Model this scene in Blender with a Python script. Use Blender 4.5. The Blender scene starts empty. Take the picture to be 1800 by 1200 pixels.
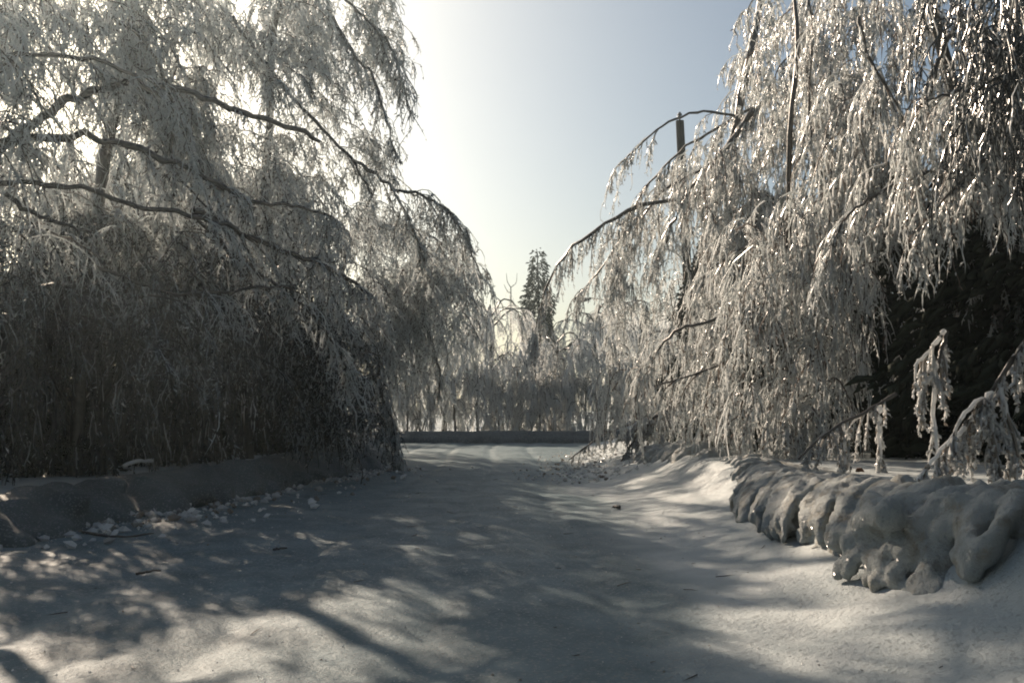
import bpy, math
import numpy as np
C = bpy.context
S = C.scene
R = np.random.default_rng(7)
rad = math.radians
SUN_AZ, SUN_EL = 31.0, 26.5            # azimuth is measured to the left of the view (+Y)

# ------------------------------------------------------------------ camera, sky, sun, exposure
F, TILT = 1700.0, math.atan(120/1700.)
cd = bpy.data.cameras.new('camera'); cam = bpy.data.objects.new('camera', cd)
S.collection.objects.link(cam); S.camera = cam
cd.sensor_width = 36; cd.lens = 34.0; cd.clip_end = 3000
cam.location = (0, 0, 1.5); cam.rotation_euler = (rad(90)+TILT, 0, 0)

w = bpy.data.worlds.new('World'); S.world = w; w.use_nodes = True
nt = w.node_tree; bg = nt.nodes['Background']
sky = nt.nodes.new('ShaderNodeTexSky'); sky.sky_type = 'NISHITA'; sky.sun_disc = False
sky.sun_elevation = rad(SUN_EL); sky.sun_rotation = rad(-SUN_AZ)
sky.air_density = 0.95; sky.dust_density = 3.0; sky.ozone_density = 1.9; sky.altitude = 100
tint = nt.nodes.new('ShaderNodeMix'); tint.data_type = 'RGBA'; tint.blend_type = 'MULTIPLY'; tint.inputs[0].default_value = 1
tint.inputs[7].default_value = (1.01, 1.03, .955, 1)      # the print's cool cast, even over the whole sky
nt.links.new(sky.outputs[0], tint.inputs[6]); nt.links.new(tint.outputs[2], bg.inputs[0]); bg.inputs[1].default_value = 0.053

sd = bpy.data.lights.new('sun', 'SUN'); sun = bpy.data.objects.new('sun', sd)
S.collection.objects.link(sun)
sd.energy = 5.0; sd.angle = rad(0.6); sd.color = (1.0, .80, .62)
sun.rotation_euler = (rad(90-SUN_EL), 0, rad(180+SUN_AZ))
S.view_settings.view_transform = 'Standard'; S.view_settings.look = 'None'
S.view_settings.gamma = 1; S.view_settings.exposure = 0.8
S.view_settings.use_curve_mapping = False
S.render.engine = 'CYCLES'
S.cycles.max_bounces = 6; S.cycles.sample_clamp_indirect = 4; S.cycles.sample_clamp_direct = 14; S.cycles.transparent_max_bounces = 12
S.cycles.pixel_filter_type = 'BLACKMAN_HARRIS'; S.cycles.filter_width = 1.9

# ------------------------------------------------------------------ helpers
def ray(px, py):
    u = (px-900)/F; v = (600-py)/F
    c, s = math.cos(TILT), math.sin(TILT)
    return np.array([u, c - v*s, s + v*c])
def P(px, py, Y):
    d = ray(px, py); return np.array([0, 0, 1.5]) + d*(Y/d[1])
def G(px, py, z):
    d = ray(px, py); t = (z-1.5)/d[2]; return np.array([0, 0, 1.5]) + d*t

def mesh_obj(name, verts, faces, mat, parent=None, smooth=True, attr=None):
    """faces: int array (n,3) or (n,4), or a list of such arrays"""
    if not isinstance(faces, list): faces = [faces]
    faces = [np.asarray(f, dtype=np.int32) for f in faces if len(f)]
    me = bpy.data.meshes.new(name)
    verts = np.asarray(verts, dtype=np.float32)
    me.vertices.add(len(verts)); me.vertices.foreach_set('co', verts.ravel())
    nl = sum(f.size for f in faces); npo = sum(len(f) for f in faces)
    me.loops.add(nl); me.polygons.add(npo)
    me.loops.foreach_set('vertex_index', np.concatenate([f.ravel() for f in faces]))
    st = []; o = 0
    for f in faces:
        st.append(o + np.arange(len(f))*f.shape[1]); o += f.size
    me.polygons.foreach_set('loop_start', np.concatenate(st).astype(np.int32))
    me.polygons.foreach_set('use_smooth', np.full(npo, smooth))
    if attr is not None:
        a = me.attributes.new('tone', 'FLOAT', 'POINT'); a.data.foreach_set('value', np.asarray(attr, dtype=np.float32))
    me.update(calc_edges=True)
    me.materials.append(mat)
    ob = bpy.data.objects.new(name, me); S.collection.objects.link(ob)
    if parent is not None: ob.parent = parent
    return ob
def thing(name, label, cat, loc=(0, 0, 0), group=None):
    o = bpy.data.objects.new(name, None); S.collection.objects.link(o)
    o.location = loc; o['label'] = label; o['category'] = cat; o.empty_display_size = .2
    if group: o['group'] = group
    return o
def tag(o, label, cat, group=None):
    o['label'] = label; o['category'] = cat
    if group: o['group'] = group
    return o

class Soup:
    """collects geometry batches for one mesh"""
    def __init__(s): s.v = []; s.t = []; s.q = []; s.a = []; s.n = 0
    def add(s, v, tris=None, quads=None, a=None):
        s.v.append(v)
        if tris is not None and len(tris): s.t.append(tris + s.n)
        if quads is not None and len(quads): s.q.append(quads + s.n)
        s.a.append(np.full(len(v), .5) if a is None else a); s.n += len(v)
    def tubes(s, path, r, sides=3, tip=True, tone=None):
        """path (N,K,3), r (N,K)"""
        N, K, _ = path.shape
        T = np.gradient(path, axis=1)
        T /= np.linalg.norm(T, axis=2, keepdims=True) + 1e-9
        ref = np.where(np.abs(T[..., 2:3]) > .8, np.array([1., 0, 0]), np.array([0., 0, 1.]))
        A = np.cross(T, ref); A /= np.linalg.norm(A, axis=2, keepdims=True) + 1e-9
        B = np.cross(T, A)
        ph = np.arange(sides)*2*np.pi/sides
        KK = K-1 if tip else K
        ring = (path[:, :KK, None] + r[:, :KK, None, None]*(A[:, :KK, None]*np.cos(ph)[None, None, :, None]
                + B[:, :KK, None]*np.sin(ph)[None, None, :, None]))
        nv = KK*sides + (1 if tip else 0)
        v = ring.reshape(N, KK*sides, 3)
        if tip: v = np.concatenate([v, path[:, K-1:K]], axis=1)
        i = np.arange(KK-1)[:, None]*sides; j = np.arange(sides)[None]; j2 = (j+1) % sides
        q = np.stack([i+j, i+j2, i+sides+j2, i+sides+j], -1).reshape(-1, 4)
        off = (np.arange(N)*nv)[:, None, None]
        quads = (q[None]+off).reshape(-1, 4)
        tris = None
        if tip:
            b = (KK-1)*sides; jj = np.arange(sides)
            t = np.stack([b+jj, b+(jj+1) % sides, np.full(sides, nv-1)], -1)
            tris = (t[None]+off).reshape(-1, 3)
        if tone is None: tone = R.random(N)
        s.add(v.reshape(-1, 3), tris, quads, np.repeat(tone, nv))
    def build(s, name, mat, parent=None, smooth=True):
        fs = []
        if s.t: fs.append(np.concatenate(s.t))
        if s.q: fs.append(np.concatenate(s.q))
        return mesh_obj(name, np.concatenate(s.v), fs, mat, parent, smooth, np.concatenate(s.a))

def spline(pts, n):
    p = np.asarray(pts, float); m = len(p)
    p = np.concatenate([[2*p[0]-p[1]], p, [2*p[-1]-p[-2]]])
    t = np.linspace(0, m-1-1e-6, n); i = t.astype(int); f = (t-i)[:, None]
    a, b, c, d = p[i], p[i+1], p[i+2], p[i+3]
    return .5*((2*b)+(-a+c)*f+(2*a-5*b+4*c-d)*f**2+(-a+3*b-3*c+d)*f**3)
def limb_tube(so, pts, r0, r1, n=18, sides=7, wob=.3, tone=None):
    p = spline(pts, n); L = np.linalg.norm(p[-1]-p[0])
    rr = np.linspace(1, 0, n)**.8*(r0-r1)+r1
    p[1:] += R.normal(0, 1, (n-1, 3))*rr[1:, None]*wob
    so.tubes(p[None], (rr*R.uniform(.85, 1.15, n))[None], sides=sides, tip=False, tone=np.array([R.random() if tone is None else tone]))
    return p
# value noise
def vnoise(x, y, seed=0):
    xi = np.floor(x).astype(int); yi = np.floor(y).astype(int); xf = x-xi; yf = y-yi
    def h(a, b):
        n = (a*374761393 + b*668265263 + seed*1442695041) & 0x7fffffff
        n = ((n ^ (n >> 13))*1274126177) & 0x7fffffff
        return ((n ^ (n >> 16)) & 0xffff)/65535.
    u = xf*xf*(3-2*xf); v = yf*yf*(3-2*yf)
    return (h(xi, yi)*(1-u)+h(xi+1, yi)*u)*(1-v)+(h(xi, yi+1)*(1-u)+h(xi+1, yi+1)*u)*v - .5
def sstep(a, b, x):
    t = np.clip((x-a)/(b-a), 0, 1); return t*t*(3-2*t)

# ------------------------------------------------------------------ materials
def new_mat(name):
    m = bpy.data.materials.new(name); m.use_nodes = True
    return m, m.node_tree, m.node_tree.nodes['Principled BSDF']
def noise_node(nt, scale, detail=4, rough=.55, vec=None):
    n = nt.nodes.new('ShaderNodeTexNoise'); n.inputs['Scale'].default_value = scale
    n.inputs['Detail'].default_value = detail; n.inputs['Roughness'].default_value = rough
    if vec is not None: nt.links.new(vec, n.inputs['Vector'])
    return n
def ramp(nt, fac, stops):
    r = nt.nodes.new('ShaderNodeValToRGB'); e = r.color_ramp.elements
    while len(e) < len(stops): e.new(.5)
    for k, (p, c) in enumerate(stops):
        e[k].position = p; e[k].color = (*c, 1) if len(c) == 3 else c
    nt.links.new(fac, r.inputs[0]); return r
def mat_snow(name, c_lo, c_hi, bump=.5, sparkle=True, stain=None, road=None):
    m, nt, b = new_mat(name)
    tc = nt.nodes.new('ShaderNodeTexCoord'); ov = tc.outputs['Object']
    n1 = noise_node(nt, 1.6, 6, .6, ov)
    r1 = ramp(nt, n1.outputs[0], [(.32, c_lo), (.68, c_hi)])
    col = r1.outputs[0]
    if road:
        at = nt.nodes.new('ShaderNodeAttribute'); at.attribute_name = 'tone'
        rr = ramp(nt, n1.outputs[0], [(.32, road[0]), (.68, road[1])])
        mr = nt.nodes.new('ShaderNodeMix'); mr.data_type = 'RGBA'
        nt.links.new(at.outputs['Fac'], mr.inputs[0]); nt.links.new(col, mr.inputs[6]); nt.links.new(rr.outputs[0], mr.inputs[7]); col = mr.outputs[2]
    if stain:
        n3 = noise_node(nt, 4.5, 7, .7, ov)
        r3 = ramp(nt, n3.outputs[0], [(.5, (0, 0, 0)), (.68, (1, 1, 1))])
        mx = nt.nodes.new('ShaderNodeMix'); mx.data_type = 'RGBA'
        nt.links.new(r3.outputs[0], mx.inputs[0]); nt.links.new(col, mx.inputs[6]); mx.inputs[7].default_value = (*stain, 1)
        col = mx.outputs[2]
    nt.links.new(col, b.inputs['Base Color'])
    b.inputs['Roughness'].default_value = .55
    b.inputs['Specular IOR Level'].default_value = .14
    n2 = noise_node(nt, 14, 8, .68, ov); n4 = noise_node(nt, 90, 3, .6, ov)
    ad = nt.nodes.new('ShaderNodeMath'); ad.operation = 'MULTIPLY_ADD'; ad.inputs[1].default_value = .22
    nt.links.new(n4.outputs[0], ad.inputs[0]); nt.links.new(n2.outputs[0], ad.inputs[2])
    bp = nt.nodes.new('ShaderNodeBump'); bp.inputs['Strength'].default_value = bump; bp.inputs['Distance'].default_value = .06
    nt.links.new(ad.outputs[0], bp.inputs['Height']); nt.links.new(bp.outputs[0], b.inputs['Normal'])
    if sparkle:   # frozen grains: sparse smooth facets with their own tilt
        vo = nt.nodes.new('ShaderNodeTexVoronoi'); vo.inputs['Scale'].default_value = 55
        nt.links.new(ov, vo.inputs['Vector'])
        sp = nt.nodes.new('ShaderNodeSeparateColor'); nt.links.new(vo.outputs['Color'], sp.inputs[0])
        gt = nt.nodes.new('ShaderNodeMath'); gt.operation = 'GREATER_THAN'; gt.inputs[1].default_value = .86
        nt.links.new(sp.outputs[0], gt.inputs[0])
        mv = nt.nodes.new('ShaderNodeVectorMath'); mv.operation = 'MULTIPLY_ADD'
        nt.links.new(vo.outputs['Color'], mv.inputs[0]); mv.inputs[1].default_value = (1.4, 1.4, .4); mv.inputs[2].default_value = (-.7, -.7, .6)
        nn = nt.nodes.new('ShaderNodeVectorMath'); nn.operation = 'NORMALIZE'; nt.links.new(mv.outputs[0], nn.inputs[0])
        gl = nt.nodes.new('ShaderNodeBsdfGlossy'); gl.inputs['Roughness'].default_value = .28
        gl.inputs['Color'].default_value = (.5, .5, .5, 1)
        nt.links.new(nn.outputs[0], gl.inputs['Normal'])
        ml = nt.nodes.new('ShaderNodeMath'); ml.operation = 'MULTIPLY'; ml.inputs[1].default_value = .35
        nt.links.new(gt.outputs[0], ml.inputs[0])
        mix = nt.nodes.new('ShaderNodeMixShader'); nt.links.new(ml.outputs[0], mix.inputs[0])
        nt.links.new(b.outputs[0], mix.inputs[1]); nt.links.new(gl.outputs[0], mix.inputs[2])
        nt.links.new(mix.outputs[0], nt.nodes['Material Output'].inputs[0])
    return m
def mat_ice(name, lo, hi, wood, wfrac=.3, trans=.45, rough=.12, clear=.2):
    """ice-glazed twig: dark wood showing through in places, pale translucent ice"""
    m, nt, b = new_mat(name)
    at = nt.nodes.new('ShaderNodeAttribute'); at.attribute_name = 'tone'
    r = ramp(nt, at.outputs['Fac'], [(0, wood), (wfrac, wood), (wfrac+.08, lo), (1, hi)])
    nt.links.new(r.outputs[0], b.inputs['Base Color'])
    b.inputs['Roughness'].default_value = rough; b.inputs['Specular IOR Level'].default_value = .9
    tl = nt.nodes.new('ShaderNodeBsdfTranslucent'); nt.links.new(r.outputs[0], tl.inputs[0])
    mix = nt.nodes.new('ShaderNodeMixShader'); mix.inputs[0].default_value = trans
    nt.links.new(b.outputs[0], mix.inputs[1]); nt.links.new(tl.outputs[0], mix.inputs[2])
    tr = nt.nodes.new('ShaderNodeBsdfTransparent'); m2 = nt.nodes.new('ShaderNodeMixShader'); m2.inputs[0].default_value = clear
    nt.links.new(mix.outputs[0], m2.inputs[1]); nt.links.new(tr.outputs[0], m2.inputs[2])
    nt.links.new(m2.outputs[0], nt.nodes['Material Output'].inputs[0])
    return m
def mat_bark(name, lo, hi, rough=.45):
    m, nt, b = new_mat(name)
    tc = nt.nodes.new('ShaderNodeTexCoord'); n = noise_node(nt, 9, 6, .65, tc.outputs['Object'])
    r = ramp(nt, n.outputs[0], [(.35, lo), (.7, hi)]); nt.links.new(r.outputs[0], b.inputs['Base Color'])
    b.inputs['Roughness'].default_value = rough; b.inputs['Coat Weight'].default_value = .35; b.inputs['Coat Roughness'].default_value = .15
    bp = nt.nodes.new('ShaderNodeBump'); bp.inputs['Strength'].default_value = .6; bp.inputs['Distance'].default_value = .02
    nt.links.new(n.outputs[0], bp.inputs['Height']); nt.links.new(bp.outputs[0], b.inputs['Normal'])
    return m
def mat_leaf(name, lo, hi):
    m, nt, b = new_mat(name)
    at = nt.nodes.new('ShaderNodeAttribute'); at.attribute_name = 'tone'
    r = ramp(nt, at.outputs['Fac'], [(0, lo), (1, hi)]); nt.links.new(r.outputs[0], b.inputs['Base Color'])
    b.inputs['Roughness'].default_value = .9; b.inputs['Specular IOR Level'].default_value = .15; return m
def mat_plain(name, c, rough=.6):
    m, nt, b = new_mat(name)
    tc = nt.nodes.new('ShaderNodeTexCoord'); n = noise_node(nt, 6, 5, .6, tc.outputs['Object'])
    r = ramp(nt, n.outputs[0], [(.3, tuple(x*.75 for x in c)), (.7, tuple(x*1.2 for x in c))])
    nt.links.new(r.outputs[0], b.inputs['Base Color']); b.inputs['Roughness'].default_value = rough; return m

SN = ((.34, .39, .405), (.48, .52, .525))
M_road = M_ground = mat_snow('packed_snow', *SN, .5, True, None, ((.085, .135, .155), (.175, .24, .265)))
M_snow = mat_snow('crusted_snow', *SN, .45)
M_bank = mat_snow('bank_snow', (.31, .35, .355), (.48, .51, .50), 1.0, True, (.28, .26, .21))
M_ice = mat_ice('glazed_twigs', (.66, .70, .70), (.95, .97, .97), (.18, .15, .13), .09, trans=.5)
M_ice_l = mat_ice('glazed_twigs_fine', (.66, .71, .72), (.94, .97, .97), (.13, .12, .11), .16, trans=.62, clear=.12)
M_ice_s = mat_ice('glazed_twigs_shade_toned', (.24, .28, .29), (.80, .84, .85), (.045, .048, .048), .50, trans=.3, clear=.0)  # darker copy of the fine twigs: lower-crown shade put into the colour
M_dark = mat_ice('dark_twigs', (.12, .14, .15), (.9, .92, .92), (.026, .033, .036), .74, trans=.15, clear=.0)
M_shade = mat_snow('shade_toned_snow', (.07, .09, .10), (.14, .17, .18), .8)  # snow darkened: the left bank's shade is in the colour
M_shade2 = mat_snow('deep_shade_snow', (.045, .065, .075), (.10, .125, .135), .8)  # darker still, with the far bank's shade put into its colour
M_ice_f = mat_ice('glazed_twigs_far', (.80, .84, .85), (.95, .97, .97), (.2, .18, .17), .06, trans=.7, clear=.5)
M_clear = mat_ice('thick_ice', (.55, .57, .57), (.86, .88, .88), (.3, .27, .23), .12, trans=.35, rough=.08)
M_bark = mat_bark('wet_bark', (.025, .022, .02), (.10, .09, .075))
M_needle = mat_leaf('dark_needles', (.012, .017, .013), (.05, .06, .045))
M_cedar = mat_leaf('cedar_scales', (.02, .03, .022), (.09, .105, .08))
M_pole = mat_plain('creosoted_wood', (.012, .012, .012), .9); M_pole.node_tree.nodes['Principled BSDF'].inputs['Specular IOR Level'].default_value = .05
M_metal = mat_plain('lamp_metal', (.06, .065, .07), .4)
M_glassy = mat_plain('insulator_glaze', (.08, .06, .05), .2)
M_leafdead = mat_plain('dead_leaf', (.16, .08, .04), .8)

# ------------------------------------------------------------------ ground
XR = lambda y: np.interp(y, [0, 7, 12, 20, 26, 34, 42, 60], [2.75, 2.65, 2.65, 2.6, 2.9, 3.6, 4.6, 6])
XL = lambda y: np.interp(y, [0, 11, 18, 25, 32, 42, 60], [-6.8, -6.0, -4.7, -3.9, -4.6, -6.2, -9])
def ground_z(x, y):
    x = np.asarray(x, float); y = np.asarray(y, float)
    xr = XR(y); xl = XL(y)
    u = np.clip((x-(xr-1.45))/1.45, 0, 1)
    z = .27*u**1.9
    top = np.interp(y, [0, 7, 9, 14, 22, 30], [.90, .86, .76, .70, .56, .42])
    z = z + (top-.27)*sstep(xr, xr+.75, x)
    z = z + .35*sstep(xl, xl-1.0, x)
    z = z + .04*np.clip(np.abs(x)-8, 0, 30)*sstep(6, 10, np.abs(x))
    z = z + .3*sstep(44, 47, y)*(1-sstep(2, 3, x-xr))
    near = 1/(1+((y-8)/30)**2)
    z = z + vnoise(x*.6, y*.6, 1)*.06 + vnoise(x*2.1+3, y*1.7, 2)*.035 + vnoise(x*6, y*5, 3)*.012*near
    # wheel ruts running along the packed road
    onr = sstep(xl, xl+1, x)*(1-sstep(xr-1.5, xr-.9, x))
    for c in (-3.6, -2.1, -.7, .7):
        z = z - .03*np.exp(-((x-c-.15*np.sin(y*.3))/.16)**2)*onr
    # wrinkles of drifted crust on the right slope
    sl = sstep(xr-1.3, xr-.5, x)*(1-sstep(xr+.6, xr+1.2, x))
    z = z + sl*(.05*vnoise((x*.8+y*.9)*2.2, (x-y)*.7, 5) + .03*vnoise((x+y)*5, (x-y)*1.6, 6))
    return z
def axis(*segs):
    a = [np.arange(s, e, d) for s, e, d in segs]; return np.concatenate(a+[[segs[-1][1]]])
gx = axis((-260, -100, 40), (-100, -20, 8), (-20, -8, .5), (-8, -5, .1), (-5, 5, .06), (5, 8, .1), (8, 20, .5), (20, 100, 8), (100, 260, 40))
gy = axis((-60, 0, 6), (0, 4, .5), (4, 12, .06), (12, 24, .11), (24, 48, .2), (48, 80, 2), (80, 320, 40))
XX, YY = np.meshgrid(gx, gy); ZZ = ground_z(XX, YY)
nx, ny = len(gx), len(gy)
I = np.arange(nx*ny).reshape(ny, nx)
Q = np.stack([I[:-1, :-1], I[:-1, 1:], I[1:, 1:], I[1:, :-1]], -1).reshape(-1, 4)
cx = (XX[:-1, :-1]+XX[1:, 1:]).ravel()/2; cy = (YY[:-1, :-1]+YY[1:, 1:]).ravel()/2
V = np.stack([XX.ravel(), YY.ravel(), ZZ.ravel()], -1)
isroad = (cx > XL(cy)) & (cx < XR(cy)-1.15+.25*vnoise(cy*1.3, cy*0, 9)) & (cy < 46)
def sub(Qs):
    u, inv = np.unique(Qs, return_inverse=True); return V[u], inv.reshape(-1, 4)
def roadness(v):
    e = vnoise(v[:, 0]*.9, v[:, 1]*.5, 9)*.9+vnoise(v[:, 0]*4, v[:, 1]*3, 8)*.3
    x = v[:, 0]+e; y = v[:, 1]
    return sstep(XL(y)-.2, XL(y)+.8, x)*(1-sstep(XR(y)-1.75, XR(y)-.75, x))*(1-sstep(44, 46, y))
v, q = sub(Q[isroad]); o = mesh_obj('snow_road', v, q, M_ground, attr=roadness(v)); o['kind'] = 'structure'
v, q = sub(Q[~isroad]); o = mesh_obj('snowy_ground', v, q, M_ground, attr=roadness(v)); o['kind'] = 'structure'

# ------------------------------------------------------------------ snow banks (lumps fused by voxel remesh)
def ico():
    import bmesh
    bm = bmesh.new(); bmesh.ops.create_icosphere(bm, subdivisions=2, radius=1)
    v = np.array([p.co[:] for p in bm.verts]); f = np.array([[x.index for x in p.verts] for p in bm.faces]); bm.free(); return v, f
IV, IF = ico()
def fused(name, balls, voxel, mat, smooth=4, slab=None):
    b = np.asarray(balls, float)       # x y z rx ry rz
    v = (IV[None]*b[:, None, 3:6] + b[:, None, :3]).reshape(-1, 3)
    f = [(IF[None] + (np.arange(len(b))*len(IV))[:, None, None]).reshape(-1, 3)]
    if slab is not None:               # (rows, profile, 3): a closed body swept along the bank
        n, k, _ = slab.shape; o0 = len(v); v = np.concatenate([v, slab.reshape(-1, 3), slab[:1].mean(1), slab[-1:].mean(1)])
        i = np.arange(n-1)[:, None]*k; j = np.arange(k)[None]; j2 = (j+1) % k
        f.append(np.stack([i+j, i+k+j, i+k+j2, i+j2], -1).reshape(-1, 4)+o0)
        jj = np.arange(k); f.append(np.stack([jj, (jj+1) % k, np.full(k, n*k)], -1)+o0)
        f.append(np.stack([(n-1)*k+(jj+1) % k, (n-1)*k+jj, np.full(k, n*k+1)], -1)+o0)
    o = mesh_obj(name, v, f, mat)
    m = o.modifiers.new('r', 'REMESH'); m.mode = 'VOXEL'; m.voxel_size = voxel; m.use_smooth_shade = True
    m = o.modifiers.new('s', 'SMOOTH'); m.iterations = smooth; m.factor = .6
    dg = C.evaluated_depsgraph_get(); me = bpy.data.meshes.new_from_object(o.evaluated_get(dg))
    old = o.data; o.modifiers.clear(); o.data = me; bpy.data.meshes.remove(old)
    n = len(me.vertices); co = np.empty(n*3, np.float32); me.vertices.foreach_get('co', co); co = co.reshape(-1, 3)
    nz = vnoise(co[:, 0]*9+co[:, 2]*7, co[:, 1]*9+co[:, 2]*5, 11)*.024 + vnoise(co[:, 0]*22+co[:, 2]*20, co[:, 1]*22, 12)*.014
    co[:, 2] += nz; co[:, 0] -= nz*.7
    me.vertices.foreach_set('co', co.ravel()); me.update()
    if not me.materials: me.materials.append(mat)
    me.polygons.foreach_set('use_smooth', np.ones(len(me.polygons), bool))
    return o
CY = [3.0, 5.0, 6.8, 8.5, 10, 12, 14, 16, 18, 20, 22, 25]
CX = [3.6, 3.55, 3.45, 3.2, 3.15, 3.35, 3.6, 3.75, 3.65, 3.6, 3.4, 3.5]
CZ = [.98, .95, .93, .83, .77, .74, .74, .73, .74, .72, .62, .40]
balls = []
ys = np.arange(3.0, 25, .08); prof = np.array([(-.52, -.85), (-.49, -.58), (-.44, -.37), (-.32, -.16), (-.10, -.05), (.15, 0), (.6, -.03), (1.1, -.09), (1.5, -.4), (.5, -.9)])
slab = []
for y in ys:
    x = np.interp(y, CY, CX); z = np.interp(y, CY, CZ); k = vnoise(np.array([y*1.1]), np.array([0.]), 21)[0]; k2 = vnoise(np.array([y*3.1]), np.array([0.]), 22)[0]
    slab.append([(x+px*(1+.25*k)+.06*k2, y, z+pz+.08*k+.04*k2) for px, pz in prof])
slab = np.array(slab)
def ridge(y, drop=1.0, r=.075, drift=-.3, out=0):
    # a ridge of frozen melt running down the face of the bank and ending in a hanging tip
    n = 16; m = R.uniform(-.05, .05)
    for t in np.linspace(0, 1, n):
        yy = y+drift*t+m*math.sin(t*7)
        x = np.interp(yy, CY, CX); z = np.interp(yy, CY, CZ)
        q = t*drop
        px_ = np.interp(q, [0, .25, .5, .75, 1], [.05, -.22, -.42, -.56, -.62]); pz_ = np.interp(q, [0, .25, .5, .75, 1], [-.02, -.05, -.18, -.36, -.52])
        rr = r*R.uniform(.85, 1.2)*(1-.35*t)*(1.25 if R.random() < .2 else 1)
        balls.append((x+px_-.03-out, yy, z+pz_+.01+out*.3, rr, rr, rr*1.1))
def lobe(a, b, r0, r1, n=10, bulge=.10):
    a = np.array(a); b = np.array(b)
    for t in np.linspace(0, 1, n):
        p = a*(1-t)+b*t; p = p + np.array([0, 0, bulge*math.sin(math.pi*min(t*1.1, 1))])
        p = p + R.normal(0, .016, 3)
        r = r0*(1-t)+r1*t; r *= R.uniform(.85, 1.2)
        balls.append((*p, r, r, r*1.15))
def plobe(c, t, zc, zt, r0, r1, n=11, bulge=.1):
    lobe(G(*c, zc)-[0, 0, r0*.9], G(*t, zt), r0, r1, n, bulge)
for c, t, zc, zt, r0, r1 in [
    ((1715, 872), (1600, 1045), .92, .25, .085, .06), ((1690, 872), (1640, 1010), .92, .33, .08, .06),
    ((1665, 870), (1568, 1025), .91, .30, .12, .06), ((1635, 868), (1538, 1028), .90, .27, .10, .055),
    ((1610, 870), (1522, 1020), .89, .28, .10, .05), ((1590, 872), (1490, 1012), .88, .28, .10, .05),
    ((1560, 874), (1472, 1005), .87, .29, .09, .05), ((1560, 880), (1505, 985), .87, .34, .10, .06),
    ((1540, 872), (1515, 930), .86, .50, .10, .06), 
    ((1655, 1000), (1612, 1085), .42, .14, .10, .07), ((1680, 1010), (1640, 1100), .40, .10, .10, .07),
    ((1505, 858), (1465, 925), .83, .42, .11, .07), ((1480, 855), (1440, 905), .81, .45, .11, .08),
    ((1455, 848), (1385, 935), .79, .33, .13, .06), ((1430, 845), (1370, 920), .78, .34, .12, .09),
    ((1395, 830), (1330, 915), .76, .32, .12, .07), ((1375, 828), (1318, 905), .76, .32, .10, .06),
    ((1350, 818), (1308, 890), .75, .32, .09, .05), ((1335, 812), (1300, 868), .75, .36, .10, .06),
    ((1420, 850), (1402, 930), .78, .35, .08, .05)]:
    plobe(c, t, zc, zt, r0, r1)
y = 4.6
while y < 13:
    big = R.uniform(.06, .10); dr_ = R.uniform(.7, 1.0); dy = R.uniform(-.75, -.3)
    ridge(y, dr_, big, dy)
    for q in range(2): ridge(y+R.uniform(-.10, .10), dr_*R.uniform(.7, 1.08), R.uniform(.03, .06), dy+R.uniform(-.1, .1), big*R.uniform(.45, .9))
    y += R.uniform(.14, .30)
for y in np.arange(12.8, 16, .4): ridge(y+R.uniform(-.1, .1), R.uniform(.3, .7), R.uniform(.06, .09), -.1)
for y in R.uniform(17, 23.5, 26): ridge(y, R.uniform(.4, 1.0), R.uniform(.06, .14), R.uniform(-.3, 0))
for k in range(160):
    y = R.uniform(5, 23) if k % 3 else R.uniform(6.5, 10); q = R.uniform(0, 1); x = np.interp(y, CY, CX); z = np.interp(y, CY, CZ); r = R.uniform(.025, .065)
    balls.append((x+np.interp(q, [0, .3, .6, 1], [-.05, -.32, -.5, -.56]), y, z+np.interp(q, [0, .3, .6, 1], [0, -.10, -.30, -.55]), r, r*1.1, r*.9))
bank = fused('snow_bank', balls, .034, M_bank, 2, slab)
tag(bank, 'tall roadside snow bank with drooping lumps of dirty ice along the right edge', 'snow bank')

balls = []
for y in np.arange(5, 43, .16):
    k = vnoise(np.array([y*.55]), np.array([3.]), 31)[0]; k2 = vnoise(np.array([y*1.7]), np.array([3.]), 32)[0]
    h = .56+.16*k+.08*k2
    if 13.6 < y < 14.8: h -= .22*math.sin((y-13.6)/1.2*math.pi)
    x = XL(y)-.35
    balls.append((x+.15*k2, y, h-.45, .55, .3, .45)); balls.append((x-.6, y, h-.50, .6, .3, .45))
    balls.append((x+.32+.2*k, y, h*.5-.25, .42, .3, .33))
for k in range(150):
    y = R.uniform(8, 38); x = XL(y)-R.uniform(-.5, .55); r = R.uniform(.1, .3); balls.append((x, y, .50-.9*max(0, x-XL(y)+.05)-r*.5+R.uniform(-.05, .08), r*1.3, r*1.1, r*.7))
lb = fused('snow_bank', balls, .085, M_shade, 3)
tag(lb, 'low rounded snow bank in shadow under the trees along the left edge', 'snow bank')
balls = []
for x in np.arange(-11, 9, .2):
    k = vnoise(np.array([x*.5]), np.array([9.]), 33)[0]; k2 = vnoise(np.array([x*2.1]), np.array([9.]), 34)[0]
    balls.append((x, 44.6, .12, .3, .6, .44+.05*k+.03*k2)); balls.append((x, 45.2, .12, .3, .7, .42+.05*k))
    balls.append((x, 44.2+.1*k2, -.02, .3, .45, .38))
fb = fused('snow_bank', balls, .09, M_shade2, 2)
tag(fb, 'long straight snow bank in shadow crossing the far end of the road', 'snow bank')

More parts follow.
